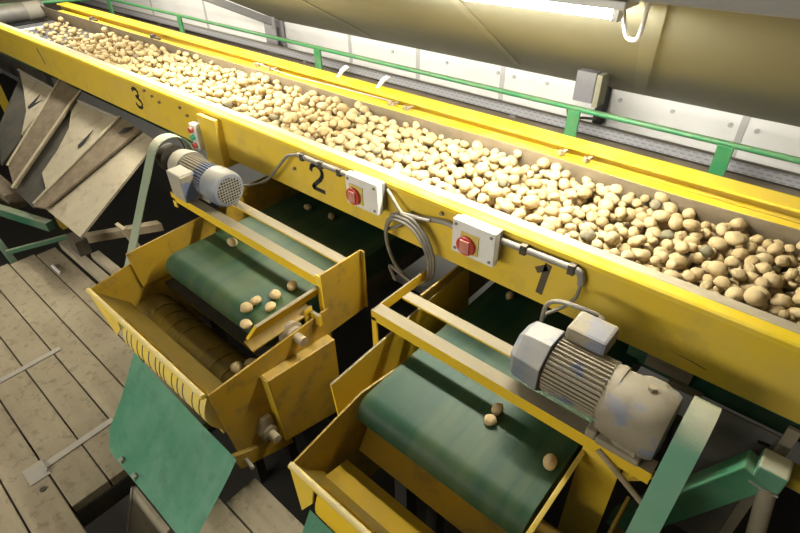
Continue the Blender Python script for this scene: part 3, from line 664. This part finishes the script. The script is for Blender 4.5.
# ------------------------------------------------------------------ dusty chutes at the left under the conveyor
def slab(b, pts, t=.012):
    extrude_poly(b, pts, (0, t*.5, -t))
t = thing('potato_chute', 'dust-covered chute nearest the smaller motor, left of the arched guard', 'chute', (-3.3, .95, .2), 'dusty chutes under the conveyor')
part('chute_floor', t, M['dust_board'], lambda b: slab(b, [(-3.28, 1.27, .67), (-3.06, 1.26, .66), (-2.99, .65, .31), (-3.49, .65, .31)]))
part('divider', t, M['brown_board'], lambda b: slab(b, [(-3.50, 1.24, .68), (-3.51, 1.27, .70), (-3.23, 1.25, .69), (-3.43, .64, .34), (-3.56, .61, .32), (-3.57, .69, .37)]))
part('divider_edge', t, M['dust_board'], lambda b: tube(b, [(-3.50, 1.26, .71), (-3.56, .70, .38), (-3.57, .62, .33)], .009, sub=0))
part('slot', t, M['black'], lambda b: slab(b, [(-3.36, 1.21, .685), (-3.29, 1.24, .70), (-3.31, 1.20, .68), (-3.36, 1.17, .66)], .004))
t = thing('potato_chute', 'middle dust-covered chute with a pale curved flap', 'chute', (-4.0, .95, .2), 'dusty chutes under the conveyor')
part('flap', t, M['dust_board'], lambda b: slab(b, [(-4.36, 1.25, .66), (-3.57, 1.27, .67), (-3.62, .72, .35), (-3.84, .79, .39), (-3.89, .94, .48), (-4.0, 1.09, .56), (-4.13, 1.18, .62)]))
part('chute_floor', t, M['dark_board'], lambda b: slab(b, [(-4.26, 1.23, .63), (-4.17, 1.19, .60), (-4.04, 1.10, .55), (-3.93, .95, .47), (-3.88, .80, .38), (-3.63, .71, .33), (-3.65, .62, .27), (-4.01, .63, .28)]))  # less lit part of the floor, its shade painted as a dark sheet
part('divider', t, M['brown_board'], lambda b: slab(b, [(-4.56, 1.32, .73), (-4.18, 1.30, .72), (-4.15, 1.20, .66), (-3.92, .62, .32), (-4.19, .69, .36)]))
part('divider_edge', t, M['dust_board'], lambda b: (tube(b, [(-4.57, 1.33, .74), (-4.20, .69, .37)], .009, sub=0), tube(b, [(-4.18, 1.31, .725), (-4.15, 1.20, .667), (-3.92, .61, .325)], .009, sub=0)))
part('flap_hem', t, M['strip'], lambda b: tube(b, [(-4.37, 1.255, .668), (-3.56, 1.275, .678)], .010, sub=0))
part('tear', t, M['black'], lambda b: slab(b, [(-3.70, 1.14, .606), (-3.675, 1.06, .56), (-3.68, 1.01, .531), (-3.71, 1.02, .537)], .003))
t = thing('potato_chute', 'farthest dust-covered chute with a pale flap below the faded stroke', 'chute', (-4.9, 1.0, .2), 'dusty chutes under the conveyor')
part('flap', t, M['dust_board'], lambda b: slab(b, [(-5.31, 1.26, .67), (-4.55, 1.25, .66), (-4.45, .90, .46), (-4.67, 1.04, .54), (-4.99, 1.16, .61)]))
part('chute_floor', t, M['dark_board'], lambda b: slab(b, [(-5.31, 1.26, .64), (-5.04, 1.17, .59), (-4.72, 1.05, .52), (-4.46, .88, .42), (-4.41, .69, .31), (-4.89, .88, .43)]))  # dark sheet paints the shaded part of this floor
part('flap_hem', t, M['strip'], lambda b: tube(b, [(-5.33, 1.265, .68), (-4.54, 1.255, .67)], .010, sub=0))
part('tear', t, M['black'], lambda b: slab(b, [(-4.70, 1.19, .63), (-4.66, 1.11, .585), (-4.60, 1.16, .612), (-4.66, 1.06, .556), (-4.70, 1.07, .562)], .003))
# chute trestle and loose frames
t = thing('chute_trestle', 'dark green steel frame below the dusty chutes', 'frame', (-3.6, .6, 0))
part('beam', t, M['green_dark'], lambda b: plate(b, [(-4.4, .40, .16), (-3.50, .66, .16), (-3.50, .66, .22), (-4.4, .40, .22)], .05), .004)
part('block', t, M['brown_board'], lambda b: box(b, -4.4, -4.02, .56, .66, .13, .25), .004)
part('strut', t, M['green_dark'], lambda b: plate(b, [(-3.62, .38, .06), (-3.40, .68, .12), (-3.40, .68, .15), (-3.62, .38, .09)], .02), .003)
part('leg', t, M['green_dark'], lambda b: plate(b, [(-4.1, .36, .2), (-4.0, .36, .2), (-3.6, .40, -.3), (-3.7, .40, -.3)], .04), .003)
part('angle_bracket', t, M['dark_metal'], lambda b: box(b, -3.22, -3.08, .63, .70, .14, .24), .003)
for y, z, m_ in ((.668, .02, 'dust_board'), (.735, .05, 'dust_board')):
    bm = new(); box(bm, -3.55 if y < .7 else -3.2, -2.25, y-.026, y+.026, z-.035, z+.02)
    tag(obj('edge_beam', bm, M[m_], bevel=.004), 'dusty edge beam along the planks, ' + ('the one against the planks' if y < .7 else 'the shorter one on the far side'), 'beam')
bm = new(); extrude_poly(bm, [(-3.33, .74, .10), (-3.27, .74, .10), (-2.87, 1.06, .20), (-2.93, 1.06, .20)], (0, 0, .05))
tag(obj('tie_bar', bm, M['dusty_metal']), 'dusty tie bar reaching from the chute foot towards the arched guard', 'bar')
bm = new(); plate(bm, [(-2.9, .82, .35), (-2.8, .82, .35), (-2.74, .86, .18), (-2.84, .86, .18)], .02)
tag(obj('hanger_plate', bm, M['dusty_metal']), 'small dusty hanger plate in the dark gap beside the arched guard', 'plate')
bm = new(); plate(bm, [(-6.45, 1.25, .5), (-6.33, 1.25, .5), (-6.33, 1.25, -1.3), (-6.45, 1.25, -1.3)], .05)
tag(obj('far_strut', bm, YM), 'yellow upright beyond the farthest dusty chute', 'strut')
bm = new(); box(bm, -8, -5.6, 1.5, 1.55, .35, .55)
tag(obj('far_beam', bm, M['dark_metal'], bevel=.005), 'dark beam under the far end of the conveyor', 'beam')

# ------------------------------------------------------------------ potatoes
def potato_mesh(seed):
    b = new(); bmesh.ops.create_icosphere(b, subdivisions=3 if seed < 100 else 2, radius=1)
    rs = random.Random(seed); A, B, C = 1.0, rs.uniform(.74, .88), rs.uniform(.64, .76); sh = rs.uniform(-.12, .12); bd = rs.uniform(-.10, .10)
    for v in b.verts:
        n_ = noise.noise(v.co*1.15+Vector((seed*7.3, 0, 0)))*.16+noise.noise(v.co*2.6+Vector((0, seed*3.1, 0)))*.05
        p = v.co*(1+n_); v.co = Vector((p.x*A, p.y*B*(1+sh*p.x)+bd*p.x*p.x, p.z*C*(1+sh*p.x)))
    me = bpy.data.meshes.new('potato'); b.to_mesh(me); b.free()
    for p in me.polygons: p.use_smooth = True
    return me
PM = [potato_mesh(i) for i in range(9)]; PMC = []
for m_ in PM:
    m_.materials.append(M['potato']); q = m_.copy(); q.materials.clear(); q.materials.append(M['clod']); PMC.append(q)
LOW = [potato_mesh(100+i) for i in range(6)]
# drop potatoes one by one on a height map of the belt
GX0, GY0, G = -6.3, 1.40, .008
W, H = int(8.0/G), int(.56/G)
hm = np.full((W, H), .836)
rp = random.Random(11); P = []
def density(x):
    if x > -3.2: return 1.
    if x > -4.0: return .75
    if x > -4.9: return .36
    return .035
Y0, Y1 = 1.458, 1.932
def drop(n, xlo, xhi, flat=True):
    for _ in range(n):
        L_ = rp.choice((.023, .026, .028, .030, .033, .036))*rp.uniform(.68, .90)
        best = None
        for _k in range(5):
            x = rp.uniform(xlo, xhi)
            while rp.random() > density(x): x = rp.uniform(xlo, xhi)
            r = L_*.86
            y = rp.uniform(Y0+r*.8, Y1-r*.8)
            i0, i1 = int((x-r-GX0)/G), int((x+r-GX0)/G)+1; j0, j1 = max(0, int((y-r-GY0)/G)), min(H, int((y+r-GY0)/G)+1)
            if i0 < 0 or i1 >= W: continue
            I, J = np.meshgrid(np.arange(i0, i1), np.arange(j0, j1), indexing='ij')
            d2 = ((GX0+I*G-x)**2+(GY0+J*G-y)**2)/(r*r)
            ok = d2 < 1
            if not ok.any(): continue
            hh = L_*.74*np.sqrt(np.clip(1-d2, 0, 1))
            z = (hm[i0:i1, j0:j1]+hh)[ok].max()
            if best is None or z < best[0]: best = (z, x, y, i0, i1, j0, j1, ok, hh)
        if best is None: continue
        z, x, y, i0, i1, j0, j1, ok, hh = best
        sub = hm[i0:i1, j0:j1]; sub[ok] = np.maximum(sub[ok], (z+hh)[ok])
        P.append((x, y, z-.003, L_))
drop(2900, -6.0, .75)
# which show most from the walkway: coarse visibility so that the biggest in view become single objects
def proj(p):
    v = Vector(p)-Vector((0, 0, 1.9)); q = [Vector(r).dot(v) for r in R]
    return q[0]/q[2]*F_PX+400, q[1]/q[2]*F_PX+266.5, q[2]
zb = np.full((533, 860), 1e9); ib = np.full((533, 860), -1, dtype=int)
for k, (x, y, z, L_) in enumerate(P):
    u, v, d = proj((x, y, z)); r = L_*.8/d*F_PX
    i0, i1 = max(0, int(v-r)), min(533, int(v+r)+1); j0, j1 = max(0, int(u-r)), min(800, int(u+r)+1)
    if i0 >= i1 or j0 >= j1: continue
    I, J = np.meshgrid(np.arange(i0, i1), np.arange(j0, j1), indexing='ij'); e = ((I-v)**2+(J-u)**2)/(r*r)
    dd = d-L_*np.sqrt(np.clip(1-e, 0, 1)); w = (e < 1) & (dd < zb[i0:i1, j0:j1])
    zb[i0:i1, j0:j1][w] = dd[w]; ib[i0:i1, j0:j1][w] = k
vis = np.bincount(ib[ib >= 0].ravel(), minlength=len(P))
order = sorted(range(len(P)), key=lambda k: -vis[k])
single = set(order[:282])
def orient(rs):
    return Matrix.Rotation(rs.uniform(0, 6.28), 3, 'Z') @ Matrix.Rotation(rs.uniform(-.4, .4), 3, 'Y') @ Matrix.Rotation(rs.uniform(-.6, .6), 3, 'X')
def add_potato(x, y, z, L_, label, group, clod=False):
    o = bpy.data.objects.new('potato', (PMC if clod else PM)[rp.randrange(9)]); col.objects.link(o)
    o.location = (x, y, z); o.rotation_euler = orient(rp).to_euler(); o.scale = (L_, L_, L_)
    o['label'] = label; o['category'] = 'potato'; o['group'] = group; return o
verts, faces, mi = [], [], []
bmx = []
lowdata = []
for m_ in LOW:
    co = np.array([v.co[:] for v in m_.vertices]); fa = np.array([p.vertices[:] for p in m_.polygons]); lowdata.append((co, fa))
Vall, Fall, Mall = [], [], []; base = 0
for k, (x, y, z, L_) in enumerate(P):
    clod = rp.random() < .03
    if k in single:
        add_potato(x, y, z, L_, 'muddy grey-green potato among the pale ones on the yellow conveyor' if clod else 'pale tan potato heaped on the long yellow conveyor', 'muddy potatoes on the conveyor' if clod else 'potatoes on the conveyor', clod)
    else:
        co, fa = lowdata[rp.randrange(6)]; rot = np.array(orient(rp))
        Vall.append((co*L_)@rot.T+np.array((x, y, z))); Fall.append(fa+base); Mall.append(np.full(len(fa), 1 if clod else 0)); base += len(co)
V = np.concatenate(Vall); Fa = np.concatenate(Fall); Ma = np.concatenate(Mall)
me = bpy.data.meshes.new('potato_heap')
me.vertices.add(len(V)); me.vertices.foreach_set('co', V.ravel().astype(np.float32))
me.loops.add(len(Fa)*3); me.loops.foreach_set('vertex_index', Fa.ravel().astype(np.int32))
me.polygons.add(len(Fa)); me.polygons.foreach_set('loop_start', np.arange(0, len(Fa)*3, 3, dtype=np.int32))
me.materials.append(M['potato']); me.materials.append(M['clod'])
me.polygons.foreach_set('material_index', Ma.astype(np.int32)); me.polygons.foreach_set('use_smooth', np.ones(len(Fa), dtype=bool))
me.update(calc_edges=True); me.validate()
o = bpy.data.objects.new('potato_heap', me); col.objects.link(o); o['kind'] = 'stuff'
o['label'] = 'mass of smaller-looking potatoes farther along the yellow conveyor'; o['category'] = 'potatoes'
# potatoes that fell through on to the cross belts and into the hoppers
for x, y in ((-1.843, .949), (-1.395, .919), (-1.40, .843), (-1.43, .771), (-1.36, .785)):
    add_potato(x, y, .614, .025, 'tan potato riding on the green cross belt below number 2', 'potatoes on belt 2')
for x, y, z in ((-1.428, .725, .612), (-1.385, .685, .580)):
    add_potato(x, y, z, .025, 'tan potato tipping over the rounded end of belt 2', 'potatoes at the end of belt 2')
for x, y in ((-1.82, 1.37), (-1.665, 1.385)):
    add_potato(x, y, .612, .021, 'small potato in the shade on belt 2 under the yellow fascia', 'shaded potatoes on belt 2')
for x, y in ((-.446, .889), (-.452, .935)):
    add_potato(x, y, .611, .020, 'small tan potato, one of two touching in the middle of belt 1', 'paired potatoes on belt 1')
add_potato(-.245, .875, .613, .023, 'single tan potato near the right edge of belt 1', 'potatoes on belt 1')
add_potato(-.704, 1.418, .612, .021, 'small potato in the shade on belt 1 under the fascia', 'potatoes on belt 1')
for x, y, z in ((-1.37, .60, .425), (-1.36, .655, .412)):
    add_potato(x, y, z, .028, 'tan potato lying on the ribbed roller inside the ochre hopper', 'potatoes in the hopper')
add_potato(-.268, .662, .422, .023, 'tan potato lying on the slanted panel inside the yellow hopper', 'potatoes in the hopper')

# ------------------------------------------------------------------ light: the hall's tube lamps and added unseen fill lights
def area_light(name, loc, length, power, width=.12, color=(1, .955, .85), rot=(0, 0, 0)):
    l = bpy.data.lights.new(name, 'AREA'); l.shape = 'RECTANGLE'; l.size = length; l.size_y = width; l.energy = power; l.color = color
    o = bpy.data.objects.new(name, l); col.objects.link(o); o.location = loc; o.rotation_euler = rot; return o
TILT = (math.radians(24), 0, 0)
area_light('lamp_light', (-.97, 1.47, 1.59), .86, 18, rot=TILT)
area_light('lamp_light_far', (-2.9, 1.52, 1.56), 1.3, 30, rot=TILT)
area_light('roof_fill', (-2.9, 1.46, 1.57), 1.3, 40, rot=(math.radians(150), 0, 0))  # unseen upward light added to brighten the roof
area_light('lamp_light_end', (-5.2, 1.6, 1.9), 1.3, 40, rot=TILT)
area_light('front_fill', (-2.7, -3.0, 1.65), 4.0, 88, .6, rot=(math.radians(80), 0, 0))  # unseen low light added in front to brighten the fascia
area_light('hall_light_above', (-.9, -.45, 2.15), 1.5, 3, .2, rot=(math.radians(20), 0, 0))
area_light('left_fill', (-3.4, -.9, 2.1), 1.5, 3, .2, rot=(math.radians(10), 0, 0))  # unseen light added on the camera side to lift the left
w = bpy.data.worlds.new('world'); scene.world = w; w.use_nodes = True
w.node_tree.nodes['Background'].inputs[0].default_value = (1, .93, .8, 1); w.node_tree.nodes['Background'].inputs[1].default_value = .02
vs = scene.view_settings
scene.display_settings.display_device = 'sRGB'
vs.view_transform = 'Standard'; vs.look = 'None'; vs.gamma = 1; vs.exposure = .4; vs.use_curve_mapping = False
